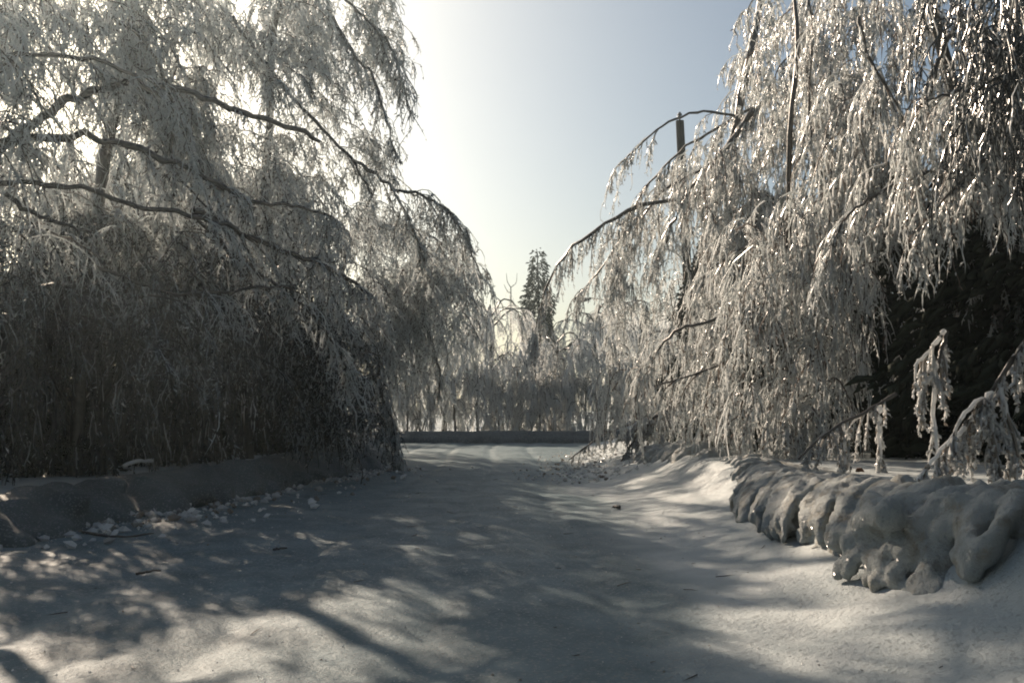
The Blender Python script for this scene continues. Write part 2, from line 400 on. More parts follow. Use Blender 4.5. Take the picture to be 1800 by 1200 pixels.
# ------------------------------------------------------------------ ice-laden growth
def hang(st, d, L, K, pull=.75, jit=.05):
    """paths that start along d and bend to vertical; st,d (N,3), L (N)"""
    N = len(st); out = np.empty((N, K, 3)); out[:, 0] = st
    d = d/(np.linalg.norm(d, axis=1, keepdims=True)+1e-9); dn = np.array([0, 0, -1.])
    step = (L/(K-1))[:, None]
    for k in range(1, K):
        t = (k/(K-1))**.7*pull
        dd = d*(1-t)+dn*t + R.normal(0, jit, (N, 3))
        dd /= np.linalg.norm(dd, axis=1, keepdims=True)
        out[:, k] = out[:, k-1] + dd*step
    return out
def along(path, n):
    N, K, _ = path.shape
    t = R.random((N, n))**.9*(K-1.001); i = t.astype(int); f = (t-i)[..., None]
    r = np.arange(N)[:, None]
    p = path[r, i]*(1-f)+path[r, i+1]*f
    return p.reshape(-1, 3), (path[r, i+1]-path[r, i]).reshape(-1, 3)
def growth(so, st, d, L, rt=.009, n2=9, n3=4, k1=6, l2=(.25, .75), l3=(.04, .12), pull=.85, hz=.42, fine=False):
    """hanging branches with strands and short lumpy ice-coated twiglets"""
    p1 = hang(st, d, L, k1, pull)
    r1 = np.linspace(1.5, .8, k1)[None]*rt*R.uniform(.8, 1.3, (len(st), 1))
    so.tubes(p1, r1, 3, True, R.random(len(st))*.5)
    s2, t2 = along(p1, n2); N2 = len(s2)
    a = R.uniform(0, 2*np.pi, N2)
    t2 = t2/(np.linalg.norm(t2, axis=1, keepdims=True)+1e-9)
    d2 = np.stack([np.cos(a)*hz, np.sin(a)*hz, -np.full(N2, .35)], -1)+t2*.5
    K2 = 4 if fine else 5
    p2 = hang(s2, d2, R.uniform(*l2, N2)*np.repeat(np.clip(L, .5, 1.3), n2), K2, pull, .2 if fine else .14)
    w2 = R.uniform(.6, 1.3, (N2, K2))*rt; w2[:, 0] *= .7
    so.tubes(p2, w2, 3, True, R.random(N2))
    if n3:
        s3, t3 = along(p2, n3); N3 = len(s3); a = R.uniform(0, 2*np.pi, N3)
        d3 = np.stack([np.cos(a)*.75, np.sin(a)*.75, R.uniform(-1, .15, N3)], -1)
        if fine:
            d3[:, 2] = R.uniform(-1, .7, N3); p3 = hang(s3, d3, R.uniform(*l3, N3)*1.1, 2, .3, .3)
            so.tubes(p3, np.full((N3, 2), rt*1.5)*R.uniform(.6, 1.4, (N3, 1)), 3, True, R.random(N3)); return
        p3 = hang(s3, d3, R.uniform(*l3, N3), 3, .45, .12)
        w3 = np.stack([np.full(N3, .7), R.uniform(.8, 1.7, N3), np.full(N3, .5)], -1)*rt
        so.tubes(p3, w3, 3, True, R.random(N3))
def inpoly(poly, x, y):
    poly = np.asarray(poly, float); c = np.zeros(len(x), bool); j = len(poly)-1
    for i in range(len(poly)):
        xi, yi = poly[i]; xj, yj = poly[j]
        m = ((yi > y) != (yj > y)) & (x < (xj-xi)*(y-yi)/(yj-yi+1e-9)+xi); c ^= m; j = i
    return c
_se = rad(SUN_EL); _sa = rad(SUN_AZ); SV = np.array([-math.sin(_sa)*math.cos(_se), math.cos(_sa)*math.cos(_se), math.sin(_se)])
def sunfleck(p):
    # chance of leaving out a twig: gaps are cut so chosen ground gets sun
    g = p - SV*(p[2]/SV[2]); x, y = g[0], g[1]
    slope = sstep(.7, 1.4, x)*(1-sstep(4.5, 5.5, x))*sstep(3, 4, y)*(1-sstep(14, 15, y))*(1-.9*sstep(9.0, 9.6, y)*(1-sstep(12.2, 12.8, y)))*(1-sstep(2.4, 2.8, x)*(1-sstep(6.0, 6.8, y)))
    fore = sstep(-6, -5.2, x)*(1-sstep(-.9, .2, x))*(1-sstep(8.0, 9.6, y))*sstep(3, 4, y)
    far = (sstep(29, 30.5, y)*(1-sstep(32.5, 33.5, y))+sstep(37, 38, y)*(1-sstep(41, 42, y))+sstep(17, 17.6, y)*(1-sstep(18.6, 19.2, y))*sstep(.8, 1.6, x))*sstep(-6, -4, x)*(1-sstep(3.8, 4.6, x))
    k = float(vnoise(np.array([x*.75+y*.35]), np.array([y*1.0]), 61)[0])
    if 4.2 < x < 10 and 8 < y < 14.5 and k < .2: return .97
    if 2.2 < x < 3.7 and 6.6 < y < 9.2 and k < .35: return .98
    return .97*float(slope)*(k < .24)+.95*float(fore)*(k < .07)+.95*float(far)
def by_pole(p):
    # the utility pole stands clear of the twigs here and there
    d = p-np.array([0, 0, 1.5]); c, s_ = math.cos(TILT), math.sin(TILT)
    f = d[1]*c+d[2]*s_; a = 900+F*d[0]/f; b = 600-F*(d[2]*c-d[1]*s_)/f
    return (1160 < a < 1232 and 60 < b < 262) or (1184 < a < 1240 and 350 < b < 590)
def region(poly, n, dfun, side):
    """n start points in a volume given by an outline and a depth law"""
    poly = np.asarray(poly, float); lo = poly.min(0); hi = poly.max(0); out = []
    while len(out) < n:
        x = R.uniform(lo[0], hi[0], 4*n); y = R.uniform(lo[1], hi[1], 4*n); m = inpoly(poly, x, y)
        # clumping: keep by low-frequency noise
        m &= (vnoise(x/55., y/75., 41)+.5 + R.random(len(x))*.55) > .52
        for a, b in zip(x[m], y[m]):
            Y = dfun(a); p = P(a, b, Y)
            if by_pole(p) and R.random() < .93: continue
            if p[2] > ground_z(p[0], p[1])+(.35 if p[1] < 46 else .15) and (side < 0 or R.random() > sunfleck(p+np.array([0, 0, -.5]))): out.append(p)
            if len(out) >= n: break
    p = np.array(out); N = len(p); a = R.uniform(0, 2*np.pi, N)
    d = np.stack([np.cos(a)*.6+side*.7, np.sin(a)*.6-.2, R.uniform(-.5, .45, N)], -1)
    return p, d
def clipL(p, L):
    g = ground_z(p[:, 0], p[:, 1]); return np.minimum(L, np.maximum(.2, (p[:, 2]-g)*.95))

def px_limb(pts, Y0, Y1, w0, w1, n=16):
    ys = np.linspace(Y0, Y1, len(pts)); q = [P(a, b, y) for (a, b), y in zip(pts, ys)]
    return q, w0*.5*Y0/F, w1*.5*Y1/F
def make_tree(label, base, trunk, limbs, crowns, mat, side, group='ice laden trees bowed over the road', rt=.009, dens=1.0, lush=1.0):
    """trunk: list of world points; limbs: (pixel pts, Y0, Y1, w0, w1, nhang); crowns: (poly, n, dfun, Lrange)"""
    fine = side > 0; t = thing('bowed_tree', label, 'tree', base, group); b = np.array(base, float)
    so = Soup(); tp = limb_tube(so, np.array(trunk[0])-b, trunk[1], trunk[2], 22, 9, .12); so.build('trunk', M_bark, t)
    cs = Soup()
    for pts, Y0, Y1, w0, w1, nh in limbs:
        q, r0, r1 = px_limb(pts, Y0, Y1, w0, w1)
        ls = Soup(); lp = limb_tube(ls, np.array(q)-b, r0, r1, 20, 6, .6); ls.build('limb', M_bark, t)
        if nh:
            s, tt = along(lp[None], nh); tt /= np.linalg.norm(tt, axis=1, keepdims=True)
            if fine:
                kp = np.array([R.random() > sunfleck(x_+b-np.array([0, 0, .4])) for x_ in s]); s = s[kp]; tt = tt[kp]; nh = len(s)
                if nh == 0: continue
            if not fine:
                kp = np.array([not by_pole(x_+b) for x_ in s]); s = s[kp]; tt = tt[kp]; nh = len(s)
                if nh == 0: continue
            d = tt*.9 + R.normal(0, .35, s.shape)
            L = clipL(s+b, R.uniform(.35, 1.1, nh)); growth(cs, s, d, L, rt=rt, n2=int(9*lush), n3=4 if fine else 3, fine=fine, hz=.8 if fine else .45, pull=.7 if fine else .85)
    lo = Soup()
    for poly, n, dfun, Lr, *low in crowns:
        n = int(n*dens); p, d = region(poly, n, dfun, side)
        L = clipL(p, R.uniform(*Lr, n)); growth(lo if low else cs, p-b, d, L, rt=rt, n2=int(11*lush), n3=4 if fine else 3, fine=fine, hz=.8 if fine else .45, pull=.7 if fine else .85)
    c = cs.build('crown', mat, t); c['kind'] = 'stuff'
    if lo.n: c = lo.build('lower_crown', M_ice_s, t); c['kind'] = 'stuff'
    return t
def dl(a, b, lo=9.5, hi=34):      # depth law, left of the road: lateral offset between a and b metres
    return lambda px: float(np.clip(R.uniform(a, b)*F/max(40, 900-px), lo, hi))
def dr(a, b, lo=9, hi=30):
    return lambda px: float(np.clip(R.uniform(a, b)*F/max(40, px-900), lo, hi))
def dc(a, b): return lambda px: R.uniform(a, b)
gz = lambda x, y: float(ground_z(x, y))
def tr(x, y, *pts): return [(x, y, gz(x, y)-.15)]+list(pts)

# ---- left side, front to back
make_tree('tall bowed tree at the left edge with a snapped thick limb near the top', (-8.2, 12.5, gz(-8.2, 12.5)),
  (tr(-8.2, 12.5, (-8.1, 12.6, 2.2), P(-30, 380, 12.8), P(-60, 150, 13), P(-90, -60, 13)), .13, .06),
  [([(-40, 290), (60, 215), (120, 178), (180, 152), (226, 147)], 13, 12.5, 17, 13, 8),
   ([(-40, 262), (60, 240), (190, 246), (290, 282), (400, 330)], 12.5, 14, 17, 9, 26),
   ([(-30, 322), (60, 322), (130, 330), (240, 360), (340, 378), (420, 402)], 12, 13.5, 11, 9, 24),
   ([(10, 340), (60, 375), (110, 395), (160, 410)], 11.5, 12, 9, 5, 10),
   ([(-40, 110), (40, 95), (130, 100), (200, 115), (270, 160), (310, 200), (335, 265)], 12, 13, 9, 5, 20)],
  [([(-60, -40), (330, -40), (400, 200), (330, 420), (-60, 430)], 560, dl(6, 10, 10.5, 17), (.5, 1.3)),
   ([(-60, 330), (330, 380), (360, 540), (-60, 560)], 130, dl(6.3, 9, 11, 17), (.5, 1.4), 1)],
  M_ice_l, .5, rt=.0085)
make_tree('leaning tree with two long dark limbs sweeping down towards the road on the left', (-7.6, 17, gz(-7.6, 17)),
  (tr(-7.6, 17, (-7.6, 17, 2), P(180, 300, 17), P(215, 140, 17), P(240, -20, 17)), .14, .06),
  [([(340, 372), (400, 398), (470, 430), (540, 455), (600, 482), (655, 518)], 15, 18, 13, 6, 34),
   ([(240, 150), (320, 158), (390, 185), (450, 207), (520, 226), (560, 250)], 15, 16, 14, 7, 14),
   ([(370, 325), (440, 352), (520, 362), (580, 380)], 15, 17, 10, 4, 14),
   ([(340, 372), (400, 440), (480, 500), (560, 565), (610, 650)], 15, 17, 8, 4, 24),
   ([(170, 470), (300, 515), (420, 510), (520, 500)], 14, 16, 7, 4, 14),
   ([(200, 30), (260, 80), (300, 180), (310, 300), (380, 380)], 15, 16, 8, 4, 20)],
  [([(200, -40), (560, -40), (600, 200), (560, 420), (300, 420)], 420, dl(5.5, 8, 13, 22), (.5, 1.3)),
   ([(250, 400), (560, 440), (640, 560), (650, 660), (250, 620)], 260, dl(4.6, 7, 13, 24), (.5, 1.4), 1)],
  M_ice_l, .5, rt=.0095)
make_tree('tall fine twigged tree bright against the sky beside the open gap on the left', (-6.2, 23, gz(-6.2, 23)),
  (tr(-6.2, 23, (-6.3, 23, 4), P(470, 300, 22), P(480, 60, 21), P(520, -60, 20)), .13, .06),
  [([(410, 30), (480, 130), (560, 220), (620, 282), (650, 340)], 20, 19, 8, 4, 26),
   ([(585, 30), (625, 100), (655, 135), (675, 200), (700, 280)], 20, 19, 7, 3, 26),
   ([(620, 282), (680, 322), (712, 372), (735, 430), (733, 470)], 19, 20, 7, 4, 30),
   ([(690, 335), (750, 345), (790, 375), (820, 420), (850, 500)], 20, 21, 6, 2, 34),
   ([(590, -20), (650, 40), (690, 90), (708, 150)], 19, 19, 5, 3, 22)],
  [([(440, -40), (690, -40), (700, 90), (690, 240), (690, 330), (600, 420), (480, 380)], 340, dl(3.9, 5.6, 18, 24), (.4, 1.1)),
   ([(560, 360), (700, 350), (770, 380), (800, 440), (770, 560), (640, 640), (540, 560)], 400, dl(3.4, 5.4, 19, 28), (.5, 1.3))],
  M_ice_l, .5, rt=.0095)
make_tree('low bent tree whose frozen skirt touches the snow at the left road edge', (-5.6, 25.5, gz(-5.6, 25.5)),
  (tr(-5.6, 25.5, (-5.5, 25.5, 2.0), P(560, 520, 25), P(600, 470, 25)), .10, .05),
  [([(560, 520), (610, 560), (650, 640), (690, 740), (695, 800)], 25, 24, 7, 3, 40)],
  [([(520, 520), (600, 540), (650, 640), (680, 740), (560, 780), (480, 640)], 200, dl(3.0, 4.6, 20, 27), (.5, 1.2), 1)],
  M_ice_l, .4, rt=.010)
make_tree('bowed tree farther down the left side with curtains of pale twigs', (-6.8, 33, gz(-6.8, 33)),
  (tr(-6.8, 33, (-6.7, 33, 3), P(620, 420, 33), P(660, 330, 32)), .12, .05),
  [([(640, 400), (720, 400), (790, 440), (820, 520)], 33, 31, 6, 3, 30),
   ([(640, 470), (700, 520), (760, 600), (775, 700)], 33, 31, 6, 3, 30)],
  [([(640, 380), (800, 420), (850, 480), (830, 560), (760, 620), (700, 660), (640, 600)], 300, dc(29, 36), (.6, 1.5))],
  M_ice_l, .4, rt=.013)

def thicket(label, poly, n, dfun, base, side, group='dark thickets under the trees', rt=.011, mat=None):
    t = thing('thicket', label, 'shrub', base, group); b = np.array(base); so = Soup()
    for k in range(9):
        a = R.uniform(0, 6.28); h = R.uniform(1.2, 2.6)
        limb_tube(so, [(R.normal(0, .3), R.normal(0, .5), -.15), (math.cos(a)*.4, math.sin(a)*.5, h*.5), (math.cos(a)*1.1, math.sin(a)*1.3, h)], .035, .012, 10, 5, .6)
    o = so.build('stems', M_bark, t); o['kind'] = 'stuff'
    cs = Soup(); p, d = region(poly, n, dfun, side); growth(cs, p-b, d, clipL(p, R.uniform(.5, 1.3, n)), rt=rt, n2=12, n3=2)
    c = cs.build('twigs', mat or M_dark, t); c['kind'] = 'stuff'
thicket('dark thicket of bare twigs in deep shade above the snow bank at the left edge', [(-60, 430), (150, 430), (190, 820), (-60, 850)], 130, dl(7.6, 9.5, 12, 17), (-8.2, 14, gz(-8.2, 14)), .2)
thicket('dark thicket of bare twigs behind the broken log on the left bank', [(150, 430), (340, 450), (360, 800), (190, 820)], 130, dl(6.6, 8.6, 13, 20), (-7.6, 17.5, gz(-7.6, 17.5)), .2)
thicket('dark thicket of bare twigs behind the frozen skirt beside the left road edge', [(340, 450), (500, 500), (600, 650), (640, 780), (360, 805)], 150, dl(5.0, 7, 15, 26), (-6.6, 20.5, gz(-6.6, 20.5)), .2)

# ---- right side
make_tree('large bowed tree on the right with a long limb arching far out over the road', (5.6, 24, gz(5.6, 24)),
  (tr(5.6, 24, (5.5, 24, 2.5), P(1290, 450, 23.5), P(1285, 335, 23), P(1296, 215, 22), P(1330, 40, 22), P(1345, -60, 22)), .13, .07),
  [([(1290, 333), (1220, 341), (1120, 365), (1060, 395), (1010, 432), (975, 472), (950, 540), (938, 600)], 23, 25, 9, 2.5, 40),
   ([(1300, 205), (1240, 196), (1190, 208), (1150, 232), (1110, 270), (1085, 292)], 22, 23, 5, 2, 16),
   ([(1325, 190), (1260, 225), (1200, 262), (1140, 325), (1095, 395)], 22, 24, 6, 2.5, 26),
   ([(1350, 170), (1290, 240), (1230, 315), (1190, 375), (1170, 430)], 21, 22, 11, 4, 24),
   ([(1130, 370), (1085, 430), (1050, 480), (1010, 525)], 24, 26, 5, 2, 16),
   ([(1300, 260), (1230, 300), (1160, 340), (1110, 420), (1075, 520)], 23, 25, 6, 2, 26)],
  [([(1300, 20), (1420, -40), (1440, 200), (1300, 330), (1290, 180)], 150, dr(5, 6.6, 19, 24), (.5, 1.2)),
   ([(1290, 230), (1350, 330), (1330, 560), (1080, 560), (1060, 440), (1150, 310), (1220, 250)], 330, dr(3.8, 5.4, 20, 28), (.5, 1.3))],
  M_ice, -.5, rt=.0115)
make_tree('bowed tree with a curtain of bright ice strings reaching the bank on the right', (5.3, 20, gz(5.3, 20)),
  (tr(5.3, 20, (5.25, 20, 1.6), P(1362, 700, 19.5), P(1350, 600, 19), P(1385, 440, 18), P(1388, 240, 17), P(1402, 90, 17), P(1392, -50, 17)), .085, .025),
  [([(1310, 545), (1240, 566), (1190, 580), (1150, 622), (1128, 655)], 17, 18, 7, 3, 20),
   ([(1330, 520), (1280, 590), (1240, 640), (1190, 720)], 18, 19, 7, 4, 20),
   ([(1400, 600), (1320, 620), (1240, 650), (1150, 680)], 17, 18, 6, 3, 24),
   ([(1418, -20), (1428, 60), (1422, 175), (1436, 330)], 17, 17, 6, 3, 20),
   ([(1400, 430), (1300, 440), (1230, 500), (1200, 600)], 18, 18, 5, 2, 24)],
  [([(1330, 330), (1500, 330), (1480, 560), (1440, 780), (1110, 800), (1060, 700), (1075, 560), (1200, 520)], 420, dr(3.6, 5.6, 16, 25), (.5, 1.4)),
   ([(1400, -40), (1560, -40), (1560, 330), (1350, 400), (1390, 200)], 210, dr(5.2, 7, 14, 20), (.5, 1.3))],
  M_ice, -.5, rt=.0105)
make_tree('bowed tree at the right edge with thick frozen twigs hanging before dark woods', (8.3, 16, gz(8.3, 16)),
  (tr(8.3, 16, (8.2, 16, 2.2), P(1745, 400, 16), P(1700, 250, 15.5), P(1640, 20, 15), P(1630, -60, 15)), .14, .07),
  [([(1690, 10), (1640, 140), (1608, 222), (1590, 300)], 13, 13, 8, 5, 22),
   ([(1830, 105), (1740, 140), (1690, 160), (1625, 176)], 12.5, 12.5, 9, 3, 18),
   ([(1510, 30), (1530, 110), (1580, 190), (1600, 240)], 14, 14, 7, 3, 22),
   ([(1640, 300), (1560, 330), (1490, 380), (1460, 440)], 14, 14, 7, 3, 24),
   ([(1760, 240), (1720, 290), (1660, 350), (1610, 420)], 13, 13, 7, 3, 24)],
  [([(1480, -40), (1700, -40), (1740, 180), (1850, 250), (1780, 330), (1640, 380), (1480, 420), (1440, 300)], 350, dr(6, 8, 12.5, 17), (.4, 1.0)),
   ([(1420, 400), (1560, 380), (1540, 560), (1500, 740), (1400, 770), (1400, 560)], 130, dr(5.4, 7.5, 14, 20), (.5, 1.2)),
   ([(1540, 400), (1830, 330), (1830, 700), (1520, 740)], 85, dr(7.5, 9.5, 14, 20), (.3, .8))],
  M_ice, -.5, rt=.010)

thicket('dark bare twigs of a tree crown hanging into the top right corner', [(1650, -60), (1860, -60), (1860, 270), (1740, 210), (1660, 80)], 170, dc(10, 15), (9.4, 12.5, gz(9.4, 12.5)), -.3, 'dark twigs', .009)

for lab, x0, x1, top, bx in (('bright frozen thicket behind the far snow bank beside the left curtain of twigs', 660, 815, 545, -4.6), ('bright frozen thicket behind the far snow bank left of the slim evergreen', 800, 930, 575, -1.0),
                    ('bright frozen thicket behind the far snow bank below the slim evergreen', 915, 1010, 600, 1.9), ('bright frozen thicket behind the far snow bank where the right trees hang lowest', 995, 1120, 570, 4.4)):
    thicket(lab, [(x0, top+25), ((x0+x1)/2, top), (x1, top+25), (x1, 768), (x0, 768)], 160, dc(47.2, 50.5), (bx, 49, gz(bx, 49)), 0, 'frozen thickets behind the far snow bank', .019, M_ice_f)

# ---- background weeping trees: two prototypes with parts, then copies
def proto(label, H, spread, nl, seed, group, mat, rt, nh=16):
    t = thing('weeping_tree', label, 'tree', (0, 0, 0), group)
    so = Soup(); tp = limb_tube(so, [(0, 0, -.2), (.15, .1, H*.35), (-.1, .2, H*.7), (.3, .1, H*.93)], .14, .04, 20, 7, .15); so.build('trunk', M_bark, t)
    cs = Soup()
    for k in range(nl):
        f = R.uniform(.25, .98); s = tp[int(f*19)]; a = k*2.4+R.uniform(-.3, .3); d = np.array([math.cos(a), math.sin(a), 0])
        ln = spread*R.uniform(.6, 1.1)*(1.15-f*.4); up = R.uniform(.1, .45)*ln
        pts = [s, s+d*ln*.35+[0, 0, up], s+d*ln*.75+[0, 0, up*.7], s+d*ln-[0, 0, min(ln*.5, s[2]*.4)]]
        ls = Soup(); lp = limb_tube(ls, pts, .05, .012, 12, 5, .3); ls.build('limb', M_bark, t)
        q, tt = along(lp[None], nh); tt /= np.linalg.norm(tt, axis=1, keepdims=True)
        L = np.minimum(R.uniform(.7, 2.0, nh), np.maximum(q[:, 2]*.9, .3))
        growth(cs, q, tt+R.normal(0, .45, q.shape), L, rt=rt, n2=7, n3=3, l2=(.3, .8), l3=(.10, .22))
    c = cs.build('crown', mat, t); c['kind'] = 'stuff'
    return t
def kids(o): return [c for c in bpy.data.objects if c.parent == o]
def copy_tree(o, loc, rz, sc, label, group):
    c = o.copy(); S.collection.objects.link(c); c.location = loc; c.rotation_euler = (0, 0, rz); c.scale = (sc, sc, sc)
    c['label'] = label; c['group'] = group
    for ch in KID[o.name]:
        d = ch.copy(); S.collection.objects.link(d); d.parent = c
    return c
g_bg = 'frozen trees beyond the far snow bank'
LBG = 'pale ice covered weeping tree standing beyond the far snow bank'
pa = proto(LBG, 7.2, 3.2, 17, 1, g_bg, M_ice_f, .018, 10); pb = proto(LBG, 6.0, 3.0, 15, 2, g_bg, M_ice_f, .017, 10)
pc = proto('dim frozen tree standing in the woods', 7.5, 2.8, 14, 3, 'woods', M_ice_l, .012, 13)
KID = {o.name: kids(o) for o in (pa, pb, pc)}
LLO = 'low drooping icy growth close behind the far snow bank'
spots = [(-3.6, 51, 0, 1.08, pa), (-.9, 50.5, 2, 1.2, pb), (2.2, 49.8, 4, .9, pb), (4.6, 51, 1, 1.0, pa), (-6.5, 53, 3, 1.1, pa), (7, 54, 5, 1.1, pb),
         (6.5, 60, .4, 1.1, pa), (-.8, 72, 1.2, .9, pb), (-7, 72, 0, 1.0, pa), (7.5, 70, 0, 1.0, pa), (9.5, 50, 2.2, 1.15, pa), (-9.5, 50, 1.2, 1.1, pb),
         (10, 42, 3.3, 1.1, pa), (-11, 44, .7, 1.1, pa)]
spots += [(-7.5, 48.6, 0, .5, pb), (-5.2, 48.2, 1, .45, pb), (-2.8, 48.4, 2, .52, pb), (-.6, 48, 3, .42, pb), (1.4, 48.3, 4, .5, pb), (3.6, 48.2, 5, .47, pb), (5.8, 48.5, 6, .55, pb), (-4.1, 49, 1.5, .6, pb), (-1.7, 49.3, 3, .6, pb), (.5, 49.4, 3, .55, pb), (-6.2, 49.2, 0, .6, pb), (2.6, 48.9, 2, .55, pb)]
first = {}
UNI = {(-3.6, 51): 'tall frozen tree beyond the far snow bank nearest the left curtain of twigs', (-.9, 50.5): 'frozen tree beyond the far snow bank just left of the slim evergreen', (2.2, 49.8): 'frozen tree beyond the far snow bank just right of the slim evergreen', (4.6, 51): 'frozen tree beyond the far snow bank below the tip of the long arching limb'}
for x, y, rz, sc, p in spots:
    if p.name not in first:
        first[p.name] = 1; p['label'] = UNI.get((x, y), LBG if sc > .61 else LLO); p.location = (x, y, gz(x, y)); p.rotation_euler = (0, 0, rz); p.scale = (sc,)*3
    else: copy_tree(p, (x, y, gz(x, y)), rz, sc, UNI.get((x, y), LBG if sc > .61 else LLO), g_bg if sc > .61 else 'low frozen shrubs beyond the far snow bank')
wood_l = 'dim frozen tree standing back in the shaded woods left of the road'
wood_r = 'dim frozen tree standing back in the dark woods right of the road'
ws = [(-14.5, 15, 0, .6), (-13.5, 20, 1, .65), (-12, 26, 2, 1.1), (-9.8, 29, 3, 1), (-15, 19, 4, 1.1), (-14, 33, 5, 1.3), (-10, 38, .5, 1.3), (-10.2, 29, 2.2, 1.3), (-9.2, 34, 3.1, 1.25), (-12.5, 38, 4, 1.4),
      (11, 20, 1.5, 1), (13.5, 26, 2.5, 1.1), (9.5, 28, 3.5, 1), (8.5, 34, 4.5, .9), (15, 33, 5.5, 1.1)]
for k, (x, y, rz, sc) in enumerate(ws):
    lab, gr = (wood_l, 'woods left of the road') if x < 0 else (wood_r, 'woods right of the road')
    if k == 0:
        pc.location = (x, y, gz(x, y)); pc['label'] = lab; pc['group'] = gr
    else: copy_tree(pc, (x, y, gz(x, y)), rz, sc, lab, gr)

# ------------------------------------------------------------------ evergreens
def conifer_crown(so, H, rfun, n, leaf, lean=(0, 0), clump=1.0):
    f = 1-np.sqrt(R.random(n)); z = f*H; a = R.uniform(0, 2*np.pi, n)
    rr = rfun(f)*(.45+.55*np.sqrt(R.random(n)))
    cl = 1+clump*(vnoise(a*1.6+7, z*1.1, 51)+.6*vnoise(a*4, z*3, 52)); rr = rr*np.clip(cl, .35, 1.6)
    c = np.stack([np.cos(a)*rr+lean[0]*f, np.sin(a)*rr+lean[1]*f, z], -1)
    out = np.stack([np.cos(a), np.sin(a), R.uniform(-.9, .3, n)], -1)
    L = leaf*R.uniform(.5, 1.4, n)
    p = hang(c, out, L, 3, .35, .25)
    w_ = np.stack([np.full(n, .5), np.ones(n), np.full(n, .3)], -1)*(leaf*.16)*R.uniform(.6, 1.5, (n, 1))
    so.tubes(p, w_, 3, True, R.random(n)*.6+.4*(vnoise(a*3, z*2, 53)+.5))
def conifer(label, loc, H, rbase, n, leaf, mat, group, top=.05, lean=(0, 0), name='evergreen_tree', power=1.0):
    t = thing(name, label, 'tree', loc, group)
    so = Soup(); limb_tube(so, [(0, 0, -.2), (lean[0]*.5, lean[1]*.5, H*.5), (lean[0], lean[1], H*.97)], .13, .03, 10, 7, .05); so.build('trunk', M_bark, t)
    cs = Soup(); conifer_crown(cs, H, lambda f: top+(rbase-top)*(1-f)**power, n, leaf, lean)
    c = cs.build('crown', mat, t); c['kind'] = 'stuff'
    return t
conifer('slim dark evergreen standing above the frozen trees at the end of the road', (1.68, 54, gz(1.68, 54)), 10.3, 1.3, 12000, .22, M_cedar, None, .25, (-.25, 0), 'cedar_tree', .75)
d0 = conifer('dark evergreen standing in the shade of the woods on the right', (9.8, 19, gz(9.8, 19)), 8.5, 2.6, 15000, .26, M_needle, 'dark evergreens in the woods on the right')
KID[d0.name] = kids(d0)
for k, (x, y, rz, sc) in enumerate([(12.2, 16.5, 1, 1.05), (8.6, 23.5, 2, .85), (13, 22, 3, 1.2), (10.8, 27, 4, .95), (10.0, 13.6, .3, 1.0), (10.9, 16, 2, 1.5), (7.4, 27, 3, .85), (8.4, 32, 1, 1.0), (6.9, 23.5, 4, .55), (13.5, 19, 0, 1.6), (7.6, 36, 5, 1.0)]):
    copy_tree(d0, (x, y, gz(x, y)), rz, sc, 'dark evergreen standing in the shade of the woods on the right', 'dark evergreens in the woods on the right')
for k, (x, y, rz, sc) in enumerate([(-11, 13, 5, .45), (-11.3, 18, 1, .5), (-10.4, 23, 2, .62), (-9.2, 28, 3, .55), (-9.3, 34, 4, .7), (-8.4, 21.5, 2, .60), (-7.9, 26.0, 1, .62), (-7.9, 30.5, 4, .66), (-8.6, 36, 5, .8), (-8.8, 17.5, 3, .48), (-13.5, 16, 0, .8), (-14, 24, 0, .85), (-7.6, 31.5, 2, .36)]):  # several of these are added to block sun from the middle of the road
    copy_tree(d0, (x, y, gz(x, y)), rz, sc, 'low dark evergreen added behind the hanging ice on the left', 'dark evergreens in the woods on the left')

# off to the left, the trees whose shade streaks the near road
def shade_tree(x, y, H, sc, nl, label):
    t = thing('bowed_tree', label, 'tree', (x, y, gz(x, y)), 'trees left of the camera')
    so = Soup(); tp = limb_tube(so, [(0, 0, -.2), (.2, 0, H*.4), (.6, -.2, H*.75), (1.6, -.6, H)], .17*sc, .07, 20, 8, .1); so.build('trunk', M_bark, t)
    cs = Soup()
    for k in range(nl):
        f = R.uniform(.35, .98); s = tp[int(f*19)]; a = R.uniform(-2.6, 1.2); d = np.array([math.cos(a), math.sin(a), 0]); ln = R.uniform(1.6, 3.2)*sc
        ls = Soup(); lp = limb_tube(ls, [s, s+d*ln*.4+[0, 0, .5*sc], s+d*ln*.8+[0, 0, .3], s+d*ln-[0, 0, .6]], .06*sc, .02, 12, 6, .3); ls.build('limb', M_bark, t)
        nh = 3; q, tt = along(lp[None], nh); growth(cs, q, tt+R.normal(0, .4, q.shape), R.uniform(.4, 1.1, nh), rt=.010, n2=8, n3=3)
    c = cs.build('crown', M_ice_l, t); c['kind'] = 'stuff'
shade_tree(-9.0, 9.0, 7, 1.0, 8, 'bare frozen tree beside the road just left of the view')
shade_tree(-10.5, 12.5, 8, 1.1, 8, 'second bare frozen tree beside the road just left of the view')

# unseen trees added beside and behind the camera to block sky light
for k, (x, y, rz, sc) in enumerate([(6.6, 2, 0, 1.5), (6.2, -3, 1, 1.6), (5.6, -8, 2, 1.6), (6, -14, 3, 1.6), (-6.6, -2, 4, 1.5), (-5.8, -7, 5, 1.6), (-6, -12, .5, 1.6), (-6.5, -18, 1.5, 1.6),
      (0, -21, 1, 1.7), (4.5, -20, 2, 1.6), (-4.5, -20, 3, 1.6), (10, 7, 4, 1.5), (12, 0, 2, 1.6), (-12, -4, 1, 1.5), (11, -7, .3, 1.6), (-11, -11, 2, 1.6), (12, 12, 2, 1.4), (16, 17, 1, 1.4)]):
    copy_tree(pc, (x, y, gz(x, y)), rz, sc, 'unseen frozen tree added around the viewpoint to block sky light', 'trees added around the viewpoint')

